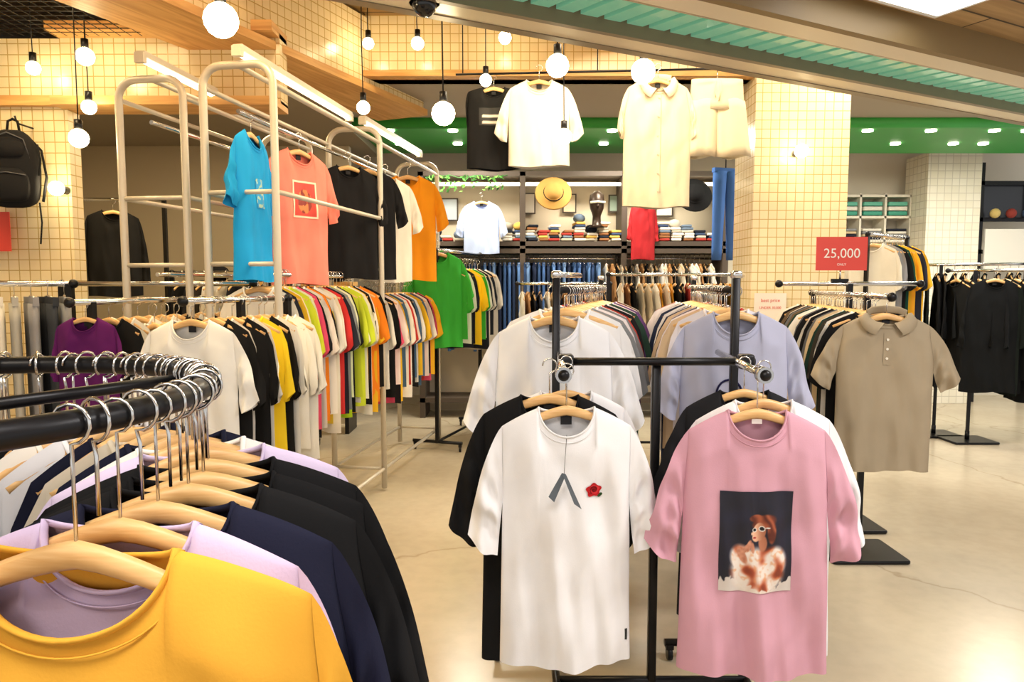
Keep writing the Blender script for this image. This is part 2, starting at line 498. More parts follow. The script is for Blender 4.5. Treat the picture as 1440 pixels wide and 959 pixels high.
B = MB(); B.box((-3.5, 7.6, 1.5), (3.6, .1, 3.0), plain('#b3a996', .8)); B.build('wall_left_rear')
B = MB(); B.box((-2.1, 4.56, 2.82), (1.35, .14, .42), TILE); B.box((-2.1, 4.5, 2.6), (1.35, .26, .05), PINE); B.box((-2.1, 4.5, 3.03), (1.35, .3, .06), PINE); B.build('beam_tiled')
B = MB(); a = Vector((-2.35, 3.0)); b = Vector((-.95, 6.3)); an = math.atan2((b-a).y, (b-a).x); c = (a+b)/2; Ln = (b-a).length
B.box((0, 0, 3.22), (Ln, .42, .5), TILE); B.box((0, 0, 2.955), (Ln, .5, .05), PINE)
B.build('beam_soffit', mw=T(c.x, c.y, 0, an))
B = MB(); B.box((.45, 5.55, 3.28), (3.2, .12, .5), TILE); B.box((.45, 5.5, 3.05), (3.2, .22, .04), PINE); B.build('beam_tiled')
for (x0, y0, x1, y1, z) in ((-2.9, 3.6, -.3, 4.6, 3.3), (-2.2, 2.2, .9, 5.6, 3.36), (-3.6, 2.6, -1.0, 3.5, 3.15)):
    B = MB(); an = math.atan2(y1-y0, x1-x0); B.box((0, 0, 0), (math.hypot(x1-x0, y1-y0), .16, .22), PINE); B.build('beam_wood', mw=T((x0+x1)/2, (y0+y1)/2, z, an))
B = MB(); B.box((2.15, 5.6, 1.75), (.70, .46, 3.5), TILE); B.box((2.15, 5.6, .06), (.73, .49, .12), plain('#77705f', .6)); B.build('column_tiled')
B = MB(); B.box((5.43, 9.1, 1.55), (.66, .5, 3.1), TILEW); B.build('column_white_tiled')
B = MB()
for i in range(34): B.cyl((-4+i*.065, 3.0, 3.0), (-4+i*.065, 4.45, 3.0), .003, BLACKM, 4)
for i in range(22): B.cyl((-4, 3.0+i*.066, 3.0), (-1.8, 3.0+i*.066, 3.0), .003, BLACKM, 4)
B.build('ceiling_wire_mesh')

# ------------------------------------------------------------------ pendant bulbs
def bulb(x, y, z, r, zc=3.5):
    B = MB()
    B.sphere((x, y, z), r, BULB, 16); B.cyl((x, y, z+r*.85), (x, y, z+r*.85+.055), .02, BLACKM)
    sw = R.uniform(-.02, .02)
    B.tube([(x, y, z+r), (x+sw*.3, y, z+(zc-z)*.5), (x, y, zc)], .0035, BLACKM, 6)
    B.build('pendant_bulb')
for q in ((-1.03, 2.6, 2.43, .06), (-.34, 3.6, 2.34, .058), (-2.33, 3.9, 2.28, .05), (-2.5, 4.3, 2.54, .042), (.23, 3.7, 2.6, .058),
          (.7, 3.9, 2.63, .064), (.33, 4.6, 2.43, .05), (-.18, 5.0, 2.89, .042), (-.94, 4.6, 2.61, .042),
          (-.05, 5.2, 3.24, .045), (-.67, 5.2, 3.2, .045), (-1.02, 5.2, 3.2, .04), (-2.95, 3.9, 2.72, .045), (-2.45, 4.2, 2.8, .05), (-2.85, 4.35, 2.78, .04)):
    bulb(*q)
B = MB(); B.sphere((2.10, 5.25, 2.46), .05, BULB); B.cyl((2.10, 5.25, 2.46), (2.10, 5.37, 2.46), .025, BLACKM); B.build('wall_bulb')
B = MB(); B.sphere((-2.78, 4.4, 2.08), .045, BULB); B.cyl((-2.78, 4.4, 2.08), (-2.78, 4.5, 2.08), .025, BLACKM); B.build('wall_bulb')

# ------------------------------------------------------------------ tall arched steel display frames
def arch(B, a, b, z, r=.1, t=.02):
    a = Vector((a[0], a[1], 0)); b = Vector((b[0], b[1], 0)); dd = (b-a).normalized()
    pts = [a+Vector((0, 0, .02)), a+Vector((0, 0, 1.2)), a+Vector((0, 0, z-r))]
    for k in range(1, 7):
        q = pi/2*k/6; pts.append(a+dd*r*(1-math.cos(q))+Vector((0, 0, z-r+r*math.sin(q))))
    for k in range(0, 7):
        q = pi/2*k/6; pts.append(b-dd*r*(1-math.sin(q))+Vector((0, 0, z-r+r*math.cos(q))))
    pts += [b+Vector((0, 0, 1.2)), b+Vector((0, 0, .02))]
    B.tube(pts, t, GREYM, 10)
def tall_frame(name, R0, dirv, stations, w, z=2.585, rungs=(1.96, 1.6, .16)):
    B = MB(); dv = Vector((dirv[0], dirv[1], 0)).normalized(); wv = Vector((-dv.y, dv.x, 0))
    st = [Vector((R0[0], R0[1], 0))+dv*s_ for s_ in stations]
    for p in st:
        arch(B, p, p+wv*w, z)
        for h in rungs: B.cyl(p+Vector((0, 0, h)), p+wv*w+Vector((0, 0, h)), .012, GREYM)
    for sd in (0, 1):
        for h in (z-.1, 1.96, .16): B.cyl(st[0]+wv*w*sd+Vector((0, 0, h)), st[-1]+wv*w*sd+Vector((0, 0, h)), .013, GREYM)
    B.cyl(st[0]+wv*w*.5+Vector((0, 0, z)), st[-1]+wv*w*.5+Vector((0, 0, z)), .013, GREYM)
    for h in (2.36, 1.55): B.cyl(st[0]+wv*w*.5+Vector((0, 0, h)), st[-1]+wv*w*.5+Vector((0, 0, h)), .012, CHROME)
    return B.build(name)
tall_frame('display_frame', (-1.18, 3.6), (.17, 1), (0, 1.5, 2.98), .38)
tall_frame('display_frame', (-1.74, 3.85), (.17, 1), (0, 1.5), .38)
for x0, y0, x1, y1, zz in ((-1.35, 3.6, -1.12, 5.0, 2.66), (-1.88, 3.7, -1.8, 4.4, 2.66), (-1.05, 5.1, -.82, 6.4, 2.66)):
    B = MB(); an = math.atan2(y1-y0, x1-x0); L_ = math.hypot(x1-x0, y1-y0); c = ((x0+x1)/2, (y0+y1)/2, zz)
    B.box(c, (L_, .05, .03), plain('#d8d0bf', .4), rz=an)
    B.cyl((x0, y0, zz-.03), (x1, y1, zz-.03), .012, TUBE, 10)
    for f in (0, 1): B.box((x0+(x1-x0)*f, y0+(y1-y0)*f, zz-.02), (.03, .05, .05), plain('#d8d0bf', .4), rz=an)
    B.build('fluorescent_light')

# ------------------------------------------------------------------ shirts on the frame (upper tier)
def coral_print(B, S):
    def fn(a, b):
        if a < .06 or a > .94 or b < .05 or b > .95: return '#f3e2c8'
        e = ((a-.5)/.3)**2+((b-.45)/.33)**2
        if e < 1: return '#e9824a' if noise.noise(Vector((a*6, b*6, 1))) > .0 else '#8c2f2a'
        return '#d8463c'
    raster(B, S, -.085, .085, -.40, -.19, 40, 50, fn)
def blue_print(B, S):
    raster(B, S, -.04, .04, -.40, -.25, 24, 40, lambda a, b: '#9fc3b4' if noise.noise(Vector((a*4, b*7, 2))) > .16 else '#1f9ce0')
hero('blue_t_shirt', -1.36, 3.78, 2.36, 1.5, '#1f9ce0', 11, extra=blue_print, res=.7)
hero('coral_t_shirt', -1.25, 4.25, 2.36, .98, '#f58c7c', 12, extra=coral_print, scale=1.02, res=.7)
hero('black_t_shirt', -1.12, 4.95, 2.38, .6, '#1a1a1d', 13, res=.7)
hero('black_t_shirt', -1.02, 5.1, 2.38, .5, '#17171a', 23, res=.7)
hero('white_t_shirt', -.94, 5.35, 2.36, .5, '#ece6da', 24, res=.7)
hero('orange_t_shirt', -.83, 5.75, 2.44, .12, '#f09a1e', 14, scale=1.08, res=.7)
# lower tiers
BR = ['#f0ede6', '#1a1a1c', '#f2c230', '#f0ede6', '#c8d83a', '#ece9e2', '#e2557a', '#202024', '#f0ede6', '#f28c28', '#9aa0a6', '#1a1a1c', '#f6d94a', '#ece7dc', '#d43a3a', '#2a2d3a', '#f0ede6', '#b8e02a']
row('row_of_t_shirts', (-1.35, 3.8), (-1.13, 5.05), 1.56, BR, 30, seed=3, L=.84)
row('row_of_t_shirts', (-1.08, 5.25), (-.88, 6.4), 1.5, ['#f0ede6', '#1a1a1c', '#e2557a', '#f0ede6', '#202024', '#f2c230', '#4c6a8a', '#f0ede6', '#c23a34'], 24, seed=4, L=.8)
hero('white_t_shirt', -1.40, 3.1, 1.42, -.1, '#f0eeea', 31, sw=.19, hw=.205, L=.76)
row('row_of_t_shirts', (-1.35, 3.2), (-1.19, 3.66), 1.42, ['#f0ede6', '#f0ede6', '#17171a', '#17171a', '#f2d22e', '#1a1a1c', '#f0ede6'], 9, seed=5, L=.8)
floor_rack('clothes_rack', (-1.41, 3.05), (-1.17, 3.72), 1.425, posts=(0.5, .99))
hero('green_t_shirt', -.66, 6.35, 1.86, .3, '#3aa83c', 15, scale=1.1, res=.7)
row('row_of_t_shirts', (-.60, 6.45), (-.35, 7.3), 1.72, ['#3aa83c', '#f0ede6', '#20242e', '#e9e4da', '#20242e', '#f2d22e'], 12, seed=6)
floor_rack('clothes_rack', (-.68, 6.3), (-.33, 7.4), 1.80, posts=(.02, .99))
# left racks
hero('purple_t_shirt', -1.98, 3.3, 1.40, -.1, '#5b1a5e', 16, scale=.74, label=True, res=.7, cuff=((.24, -.36), (.2, -.42)))
row('row_of_t_shirts', (-1.95, 3.44), (-1.70, 4.3), 1.41, ['#f0ede6', '#1a1a1c', '#f0ede6', '#c9b594', '#f0ede6', '#1a1a1c'], 11, seed=8, scale=.95)
floor_rack('clothes_rack', (-1.99, 3.2), (-1.68, 4.35), 1.415, posts=(.1, .99))
row('row_of_t_shirts', (-1.76, 3.5), (-1.6, 3.8), 1.38, ['#f0ede6', '#1a1a1c', '#efe9dc', '#f0ede6'], 6, seed=9, scale=.9)
floor_rack('clothes_rack', (-2.6, 4.12), (-1.45, 4.0), 1.5, posts=(.0, 1))
trouser_row('row_of_trousers', (-3.1, 3.7), (-2.3, 3.66), 1.5, ['#9a9aa0', '#3c4048', '#8d8f94', '#22303e', '#cfcdc8', '#e6e2da', '#b8b6b0'], 10, .85, 2, face=.7)
floor_rack('clothes_rack', (-3.2, 3.7), (-2.25, 3.66), 1.5, posts=(.02, .98))

# backpack on the tiled wall
B = MB()
BK = fabric('#1b1b1e')
def se(cx, cz, rx, rz_, y, n=26, e=.55):
    out = []
    for k in range(n):
        a = 2*pi*k/n; c, s_ = math.cos(a), math.sin(a)
        tw = 1 - .2*max(0, s_)
        out.append((cx+rx*tw*abs(c)**e*(1 if c > 0 else -1)*(1+.02*math.sin(5*a)), y, cz+rz_*abs(s_)**e*(1 if s_ > 0 else -1)))
    return out
B.loft([se(0, -.26, .12, .2, .1), se(0, -.26, .155, .235, .07), se(0, -.26, .165, .25, 0), se(0, -.27, .155, .24, -.05), se(0, -.28, .12, .2, -.075)], BK)
B.loft([se(0, -.37, .13, .11, -.05), se(0, -.37, .125, .105, -.1), se(0, -.37, .1, .085, -.12)], BK)
B.loft([se(0, -.14, .11, .06, -.05), se(0, -.14, .1, .05, -.09)], BK)
B.tube([(-.12, -.122, -.31), (0, -.126, -.295), (.12, -.122, -.31)], .004, plain('#55555a', .4, .5), 6)
B.tube([(-.13, -.06, -.2), (-.1, -.075, -.08), (0, -.075, -.04), (.1, -.075, -.08), (.13, -.06, -.2)], .004, plain('#55555a', .4, .5), 6)
B.tube([(-.04, .04, -.02), (-.03, .04, .05), (0, .04, .065), (.03, .04, .05), (.04, .04, -.02)], .009, BK, 8)
for sg in (-1, 1):
    B.tube([(sg*.07, .08, -.03), (sg*.15, .1, -.12), (sg*.19, .06, -.3), (sg*.16, .06, -.46)], [(.025, .008)]*4, BK, 8)
    B.tube([(sg*.15, .02, -.47), (sg*.165, 0, -.6), (sg*.15, 0, -.74)], .006, BK, 6)
    B.tube([(sg*.16, -.0, -.1), (sg*.185, -.03, -.2), (sg*.17, -.02, -.3)], .008, BK, 6)
B.build('backpack', mw=T(-2.97, 4.3, 2.42, .25, (.84, .84, .92)))
B = MB(); B.tube([(-2.97, 4.5, 2.46), (-2.97, 4.36, 2.46), (-2.97, 4.34, 2.50)], .006, BLACKM, 6); B.build('wall_hook')
def signboard(name, x, y, z, w, h, text, rz=0, hx='#e0493f', tc='#f8f4ee'):
    B = MB(); B.box((0, 0, 0), (w, .006, h), plain(hx, .5)); o = B.build(name, mw=T(x, y, z, rz))
    for i, (tx, sz, dz) in enumerate(text):
        cu = bpy.data.curves.new('lettering', 'FONT'); cu.body = tx; cu.size = sz; cu.align_x = 'CENTER'; cu.align_y = 'CENTER'
        cu.materials.append(plain(tc, .6)); t = bpy.data.objects.new('lettering', cu); sc.collection.objects.link(t)
        t.parent = o; t.rotation_euler = (pi/2, 0, 0); t.location = (0, -.005, dz)
    return o
signboard('price_sign', -3.24, 4.42, 1.82, .3, .24, [('9,900', .08, 0)])
floor_rack('clothes_rack', (-3.75, 6.0), (-2.9, 6.0), 2.2, posts=(0, 1), post_top=2.2)
hero('black_jacket', -3.3, 5.95, 2.18, .7, '#151517', 41, label=False, cuff=((.27, -.6), (.2, -.62)), L=.72, res=.7)
row('row_of_jackets', (-2.9, 6.3), (-1.9, 6.3), 1.6, ['#1a1a1c', '#2a2a2e', '#3b3630', '#e6e0d4'], 12, seed=44)
floor_rack('clothes_rack', (-3.0, 6.3), (-1.8, 6.3), 1.6)
B = MB(); B.box((-2.35, 7.2, 1.5), (1.5, .4, .04), PINE)
for x in (-3.05, -1.65): B.box((x, 7.2, .75), (.04, .36, 1.5), BLACKM)
for i in range(5):
    x = -2.95+i*.3; B.sphere((x, 7.15, 1.6), .12, fabric('#1b1b1d'), 14, .75); B.cyl((x, 7.12, 1.53), (x, 7.12, 1.535), .15, fabric('#1b1b1d'), 18)
B.build('hat_display')

# ------------------------------------------------------------------ back wall unit
B = MB(); DW = plain('#4a3f36', .6)
X0, X1, YC = -1.0, 2.35, 8.1
for i in range(4):
    x = X0+(X1-X0)*i/3; B.box((x, YC, 1.36), (.06, .45, 2.72), DW)
for z in (2.7, 1.94, 1.86, .2): B.box(((X0+X1)/2, YC, z), (X1-X0+.06, .45, .05), DW)
B.box(((X0+X1)/2, YC+.24, 1.36), (X1-X0, .03, 2.7), plain('#e0d4bc', .7))
B.cyl((X0, YC-.1, 1.78), (X1, YC-.1, 1.78), .013, CHROME)
B.box(((X0+X1)/2, YC-.1, 2.6), (X1-X0-.1, .05, .03), TUBE)
B.build('wall_display_shelving')
B = MB()
cc = ['#3b4b6a', '#e9e4da', '#8a5d3c', '#c9c1b2', '#f0ede6', '#6d7f95', '#1f2430', '#b6ad9c', '#a33a34', '#d9b05a']
for i in range(24):
    x = -.85+i*.133
    if -.55 < x < -.1 or 1.25 < x < 1.6: continue
    n_ = R.randint(1, 7)
    for j in range(n_): B.rbox((x+R.uniform(-.015, .015), YC-.08, 1.985+j*.03), (.12*R.uniform(.85, 1.05), .26, .028), fabric(R.choice(cc)), .012, rz=R.uniform(-.1, .1))
    if R.random() < .45: B.sphere((x, YC-.1, 1.985+n_*.03+.03), .07, fabric(R.choice(cc)), 12, .75)
B.build('stacks_of_folded_clothes')
for x, z, w_, h_, hx in ((-.72, 2.35, .2, .26, '#c9d6e2'), (.18, 2.42, .18, .24, '#e8e2d6'), (.66, 2.42, .16, .22, '#d3c3a5'), (1.18, 2.42, .14, .2, '#9db3a4'), (1.75, 2.4, .2, .26, '#efe9de')):
    B = MB(); B.box((x, 8.28, z), (w_, .02, h_), DW); B.box((x, 8.267, z), (w_-.03, .01, h_-.03), plain(hx, .5)); B.build('framed_poster')
B = MB(); LV = [plain('#3f7a2e', .6), plain('#5e9a3c', .6), plain('#2e5f26', .6)]
for i in range(110):
    x = -.95+.85*R.random(); y = 7.83+R.uniform(-.04, .02); z = 2.66-R.random()**2*.16; a = R.uniform(0, 6.3); s_ = R.uniform(.02, .035)
    u = Vector((math.cos(a), R.uniform(-.4, .4), math.sin(a))).normalized()*s_; v = u.orthogonal().normalized()*s_*.5; p = Vector((x, y, z))
    B.face([B.add(p-u), B.add(p+v), B.add(p+u), B.add(p-v)], R.choice(LV))
B.tube([(-.95+.09*i, 7.85, 2.66-.02*math.sin(i*1.7)) for i in range(11)], .006, LV[2], 5)
B.build('ivy_garland')
hero('light_blue_shirt', -.33, 7.78, 2.46, .0, '#aebfe4', 51, scale=.95, res=.6, L=.6)
def hat(name, x, y, z, hx, tilt=1.2):
    B = MB(); m = fabric(hx)
    B.loft([[(r*math.cos(2*pi*k/24), r*math.sin(2*pi*k/24), zz) for k in range(24)] for r, zz in ((.2, 0), (.19, .012), (.105, .02), (.1, .07), (.085, .11), (.03, .12))], m)
    B.tube([(.104*math.cos(2*pi*k/24), .104*math.sin(2*pi*k/24), .03) for k in range(24)], .008, fabric('#1b1b1d'), 6, closed=True)
    B.build(name, mw=T(x, y, z) @ Matrix.Rotation(tilt, 4, 'X'))
hat('straw_hat', .45, 7.84, 2.48, '#c79a55'); hat('black_hat', 1.98, 7.84, 2.46, '#1b1b1d')
B = MB(); CH = plain('#3a2c22', .35, .3)
B.loft([[(rx*math.cos(2*pi*k/18), ry*math.sin(2*pi*k/18)-off, z) for k in range(18)] for rx, ry, off, z in ((.09, .09, 0, 0), (.05, .05, 0, .03), (.045, .05, 0, .12), (.055, .07, .01, .15), (.075, .09, .01, .2), (.085, .1, 0, .28), (.075, .09, 0, .35), (.03, .04, 0, .39))], CH)
B.tube([(0, -.1, .25), (0, -.125, .22), (0, -.105, .205)], [.008, .015, .01], CH, 8)
B.tube([(-.08, -.09, .26), (0, -.115, .265), (.08, -.09, .26)], .014, plain('#d9d2c2', .2), 8)
B.build('mannequin_head', mw=T(.93, 7.9, 2.12))
hero('red_hoodie', 1.42, 7.78, 2.44, .5, '#a8262c', 52, cuff=((.27, -.5), (.2, -.53)), scale=.8, res=.6)
B = MB(); trousers(B, fabric('#3f64a4'), .92, .15, .045, 5); B.build('hanging_jeans', mw=T(2.16, 7.3, 2.66, .3))
B = MB(); B.tube([(2.16, 7.3, 2.64), (2.16, 7.3, 3.0)], .006, BLACKM, 6); B.build('hanging_wire')
trouser_row('row_of_jeans', (-.85, YC-.12), (.95, YC-.12), 1.80, ['#34507c', '#44659a', '#22304c', '#567ab0', '#2d4268', '#6484b2', '#1d2740'], 34, .95, 3, .13)
row('row_of_shirts', (1.05, YC-.12), (2.2, YC-.12), 1.80, ['#e9e4da', '#a67c52', '#1a1a1c', '#d8cdb8', '#3b3630', '#f0ede6'], 22, seed=14)
row('row_of_shirts', (.95, 6.3), (1.9, 6.3), 1.58, ['#e9e4da', '#8a5d3c', '#1a1a1c', '#d8cdb8', '#c23a34', '#f0ede6', '#e0a030'], 18, seed=15)
floor_rack('clothes_rack', (.85, 6.3), (2.0, 6.3), 1.58)
row('row_of_shirts', (.1, 6.9), (.9, 6.9), 1.5, ['#e9e4da', '#a67c52', '#1a1a1c', '#2a2d3a', '#e9e4da', '#c9b594'], 14, seed=16)
floor_rack('clothes_rack', (.05, 6.9), (.95, 6.9), 1.5)

# items hanging below the tiled beam
def box_print(B, S):
    raster(B, S, -.11, .09, -.30, -.17, 20, 14, lambda a, b: '#d9d4c8' if (.1 < b < .25 or .45 < b < .6) and .1 < a < .9 else '#1b1b1d')
hero('black_t_shirt', -.13, 5.2, 2.97, 0, '#1b1b1d', 61, scale=.95, L=.62, cuff=((.205, -.28), (.195, -.32)), res=.7, extra=box_print, sl=.2)
hero('white_t_shirt', .19, 5.1, 3.0, 0, '#e8e1d2', 62, scale=1.05, L=.58, res=.7)
def flap(B, S, m):
    for sg in (-1, 1):
        rows = []
        for i in range(9):
            q = i/8
            x = sg*S.nw*math.cos(q*pi/2)*1.02 + sg*.004; zt = S.ztop(min(abs(x), S.nw*.999)*(1 if x > 0 else -1), True)
            y = -.012-.03*math.sin(q*pi/2)
            out = sg*(.035+.02*q)
            rows.append([(x, y+.004, zt+.008), (x+out*.3, y-.012, zt+.012), (x+out, y-.016, zt-.022-.018*q), (x+out*.9, y-.012, zt-.027-.02*q)])
        B.grid(rows, m)
    B.tube([(-S.nw, .0, -.008), (-S.nw*.7, .022, .006), (0, .03, .012), (S.nw*.7, .022, .006), (S.nw, 0, -.008)], (.004, .018), m, 8)
def shirt_buttons(B, S):
    for i in range(6):
        p = S.onfront(0, -.14-.12*i, .004); B.cyl((p[0], p[1]-.002, p[2]), (p[0], p[1]+.002, p[2]), .006, plain('#cfc4ae', .4), 10)
    B.tube([S.onfront(.014, -.11-.04*i, .002) for i in range(17)], .0016, fabric('#b8aa8c'), 5)
    flap(B, S, fabric('#d6c8ae'))
hero('cream_button_shirt', 1.0, 5.0, 2.98, .05, '#d6c8ae', 63, scale=1.05, L=.84, extra=shirt_buttons, hw=.22, hem=.225, cuff=((.265, -.33), (.225, -.40)))
B = MB(); CS = fabric('#d6c9ae')
B.loft([[(.165*(1+.08*t)*math.cos(2*pi*k/30), (.028+.02*t)*math.sin(2*pi*k/30)*(1+.1*math.sin(5*k*t)), -.2*t) for k in range(30)] for t in (1, .75, .5, .25, .16, .15, 0)], CS)
for sg in (-1, 1):
    B.loft([[(sg*(.085+.03*t)+(.098+.018*t)*math.cos(2*pi*k/26), (.046+.014*t)*math.sin(2*pi*k/26)*(1+.16*t*math.sin(2.1*k)+.1*math.sin(k*.9+sg)), -.14-.36*t+.01*math.sin(k*.7)) for k in range(26)] for t in (1, .85, .7, .5, .3, .15, 0)], CS)
B.tube([(.01, -.035, -.02), (.012, -.055, -.08), (.0, -.05, -.15)], .004, CS, 6)
B.tube([(-.02, -.035, -.02), (-.03, -.055, -.09), (-.02, -.055, -.13)], .003, CS, 6)
B.tube([(0, 0, 0), (0, 0, .06)], .003, CHROME, 6)
B.build('cream_shorts', mw=T(1.42, 5.05, 2.91, 0, (1.08, 1, 1.05)))
B = MB(); B.cyl((-.4, 5.2, 2.985), (1.6, 5.05, 2.985), .008, BLACKM)
for x in (-.35, .6, 1.55): B.cyl((x, 5.2-.075*(x+.4), 2.985), (x, 5.2-.075*(x+.4), 3.5), .004, BLACKM, 6)
B.build('hanging_rail')

# ------------------------------------------------------------------ right-hand area
B = MB()
for z in (2.35, 2.62, 2.05): B.box((4.62, 9.35, z), (1.0, .3, .03), plain('#e6e0d2', .6))
for i in range(4): B.box((4.14+.32*i, 9.35, 2.2), (.025, .3, .9), plain('#e6e0d2', .6))
for i in range(3):
    for k in range(3): B.rbox((4.30+.32*i, 9.3, 2.4+.06*k), (.24, .2, .05), plain(('#3f9b86', '#e6e2d8', '#5fb09b')[k], .6), .01)
    for k in range(4): B.rbox((4.30+.32*i, 9.3, 2.085+.035*k), (.24, .2, .03), fabric(('#e6e2d8', '#2a2d3a', '#c9b594', '#8d8f94')[(k+i) % 4]), .01)
B.build('wall_cubby_shelf')
B = MB()
for x in (5.85, 6.5, 7.2): B.box((x, 9.0, 1.5), (.06, .06, 3.0), BLACKM)
for z in (2.75, 2.3, 1.9): B.box((6.52, 9.0, z), (1.4, .06, .05), BLACKM)
B.box((6.52, 9.06, 2.52), (1.35, .02, .42), plain('#20242e', .2)); B.box((6.52, 8.95, 1.93), (1.25, .03, .5), plain('#eeeae2', .6))
for i in range(6): B.sphere((5.98+.2*i, 8.9, 2.37), .06, fabric(['#c8b070', '#8a3a34', '#3b4b6a'][i % 3]), 12)
B.build('window_shop_display')
signboard('price_sign', 1.98, 4.3, 1.68, .30, .2, [('25,000', .08, .0), ('ONLY', .02, -.065)], rz=-.05)
B = MB(); B.cyl((1.98, 4.31, 1.52), (1.98, 4.31, 1.6), .006, CHROME, 8); B.box((1.98, 4.312, 1.52), (.1, .02, .02), BLACKM); B.build('sign_holder')
floor_rack('clothes_rack', (1.62, 4.33), (2.48, 4.33), 1.5, posts=(.5,), base='plate')
signboard('price_poster', 1.94, 5.35, 1.33, .24, .2, [('best price', .036, .045), ('UNDER 30,000', .026, -.01)], hx='#f2e9e2', tc='#d23c3c')

def polo(B, S):
    m = fabric('#a3957e'); flap(B, S, m)
    B.grid([[S.onfront(x, -.10-.03*j, .003) for x in (-.016, -.006, .006, .016)] for j in range(6)], m)
    for i in range(3):
        p = S.onfront(0, -.13-.045*i, .006); B.cyl((p[0], p[1]-.002, p[2]), (p[0], p[1]+.003, p[2]), .006, plain('#e8e0d0', .4), 10)
hero('beige_polo_shirt', 1.87, 3.55, 1.43, -.22, '#a3957e', 71, extra=polo, hw=.215, hem=.21, L=.76, cuff=((.33, -.31), (.245, -.38)), nd=.05, scale=1.05, A=.011)
row('row_of_polo_shirts', (1.88, 3.68), (2.15, 5.1), 1.43, ['#17171a', '#f0ede6', '#3b3630', '#1f3a34', '#f0ede6', '#c9b594', '#6d6f74', '#17171a', '#ece7dc', '#6b5a48'], 22, seed=17, scale=1.1)
floor_rack('clothes_rack', (1.86, 3.5), (2.17, 5.15), 1.435, posts=(.22, .98), over=.02, base='plate')
row('row_of_jackets', (3.12, 6.2), (3.6, 6.6), 1.92, ['#e8e2d4', '#2a2d3a', '#1d4a3c', '#8d8f94', '#1a1a1c', '#d8cdb8', '#f2b92e', '#eeb030'], 12, seed=18)
floor_rack('clothes_rack', (3.05, 6.15), (3.67, 6.66), 1.925)
CO = ['#101113', '#15181c', '#0e0f10', '#1a1d22', '#131a18', '#0c0c0e']
row('row_of_coats', (3.80, 7.2), (4.75, 6.7), 1.68, CO, 14, seed=19, L=1.1, sleeve='l', scale=1.0)
row('row_of_coats', (4.2, 6.78), (5.1, 6.35), 1.62, CO, 11, seed=20, L=1.08, sleeve='l', skew=.5)
floor_rack('clothes_rack', (3.7, 7.25), (4.8, 6.66), 1.685, posts=(.45,), base='plate')
floor_rack('clothes_rack', (4.15, 6.8), (5.15, 6.32), 1.625, posts=(.2,), base='plate')
hero('black_coat', 4.4, 6.5, 1.62, -.2, '#0f1113', 81, L=1.05, cuff=((.29, -.62), (.21, -.64)), hw=.24, hem=.26)

# ------------------------------------------------------------------ centre rear racks
W5 = ['#ebebee', '#d8c0a0', '#2f4a44', '#1a1a1c', '#e8e4ec', '#6b4a86', '#8a8f96', '#ebebee', '#b8443c', '#24262c', '#ece7dc']
hero('white_t_shirt', .17, 2.86, 1.47, 0, '#eff0f5', 91, scale=1.17, cuff=((.315, -.37), (.225, -.44)), ext=.01, A=.011)
row('row_of_t_shirts', (.22, 2.98), (.56, 4.4), 1.47, W5, 22, seed=21, scale=1.2)
def ring_logo(B, S):
    B.tube([S.onfront(-.03+.05*math.cos(2*pi*k/20), -.32+.06*math.sin(2*pi*k/20), .003) for k in range(20)], .004, fabric('#1b1b40'), 6, closed=True)
hero('lavender_grey_t_shirt', .90, 2.86, 1.47, .0, '#b0b2c9', 92, scale=1.08, extra=ring_logo, A=.011)
row('row_of_t_shirts', (.90, 2.98), (1.08, 4.3), 1.47, ['#e8e4ec', '#1a1a1c', '#b8443c', '#ebebee', '#24262c', '#b9b2c8', '#d8c0a0', '#2b3350'], 20, seed=22, scale=1.12)
for p, q in (((.17, 2.74), (.56, 4.5)), ((.86, 2.74), (1.12, 4.4))):
    B = MB()
    B.tube([(p[0], p[1], 1.475), (q[0], q[1], 1.475)], .014, BLACKM, 10)
    for (x, y) in (p, q):
        B.rbox((x, y, .78), (.03, .03, 1.50), BLACKM, .006); B.rbox((x, y, 1.535), (.04, .04, .03), CHROME, .01)
        B.tube([(x-.25, y, .07), (x+.25, y, .07)], .015, BLACKM, 8); caster(B, x-.23, y); caster(B, x+.23, y)
    B.cyl((p[0], p[1], 1.535), (p[0]+.12, p[1]+.3, 1.535), .011, CHROME)
    B.cyl((p[0], p[1], .07), (q[0], q[1], .07), .012, BLACKM)
    B.build('clothes_rack')

# ------------------------------------------------------------------ front four-way rack
B = MB(); zb = 1.235
B.rbox((.50, 2.45, .66), (.03, .03, 1.17), BLACKM, .006)
B.cyl((.16, 2.42, zb), (.83, 2.42, zb), .014, BLACKM)
for x0, x1 in ((.185, .15), (.80, .735)):
    B.cyl((x0, 2.75, zb), (x1, 2.07, zb), .012, CHROME)
    B.rbox((x0, 2.42, zb), (.05, .05, .05), BLACKM, .01)
    B.cyl((x1, 2.075, zb), (x1, 2.045, zb), .024, plain('#b9babc', .25, .9), 20)
    B.sphere((x1, 2.05, zb), .018, BLACKM, 14)
for x in (.16, .84):
    B.tube([(x, 2.1, .08), (x, 2.8, .08)], .015, BLACKM, 8)
    for y in (2.13, 2.77): caster(B, x, y)
B.cyl((.16, 2.45, .08), (.84, 2.45, .08), .015, BLACKM)
B.build('four_way_clothes_rack')

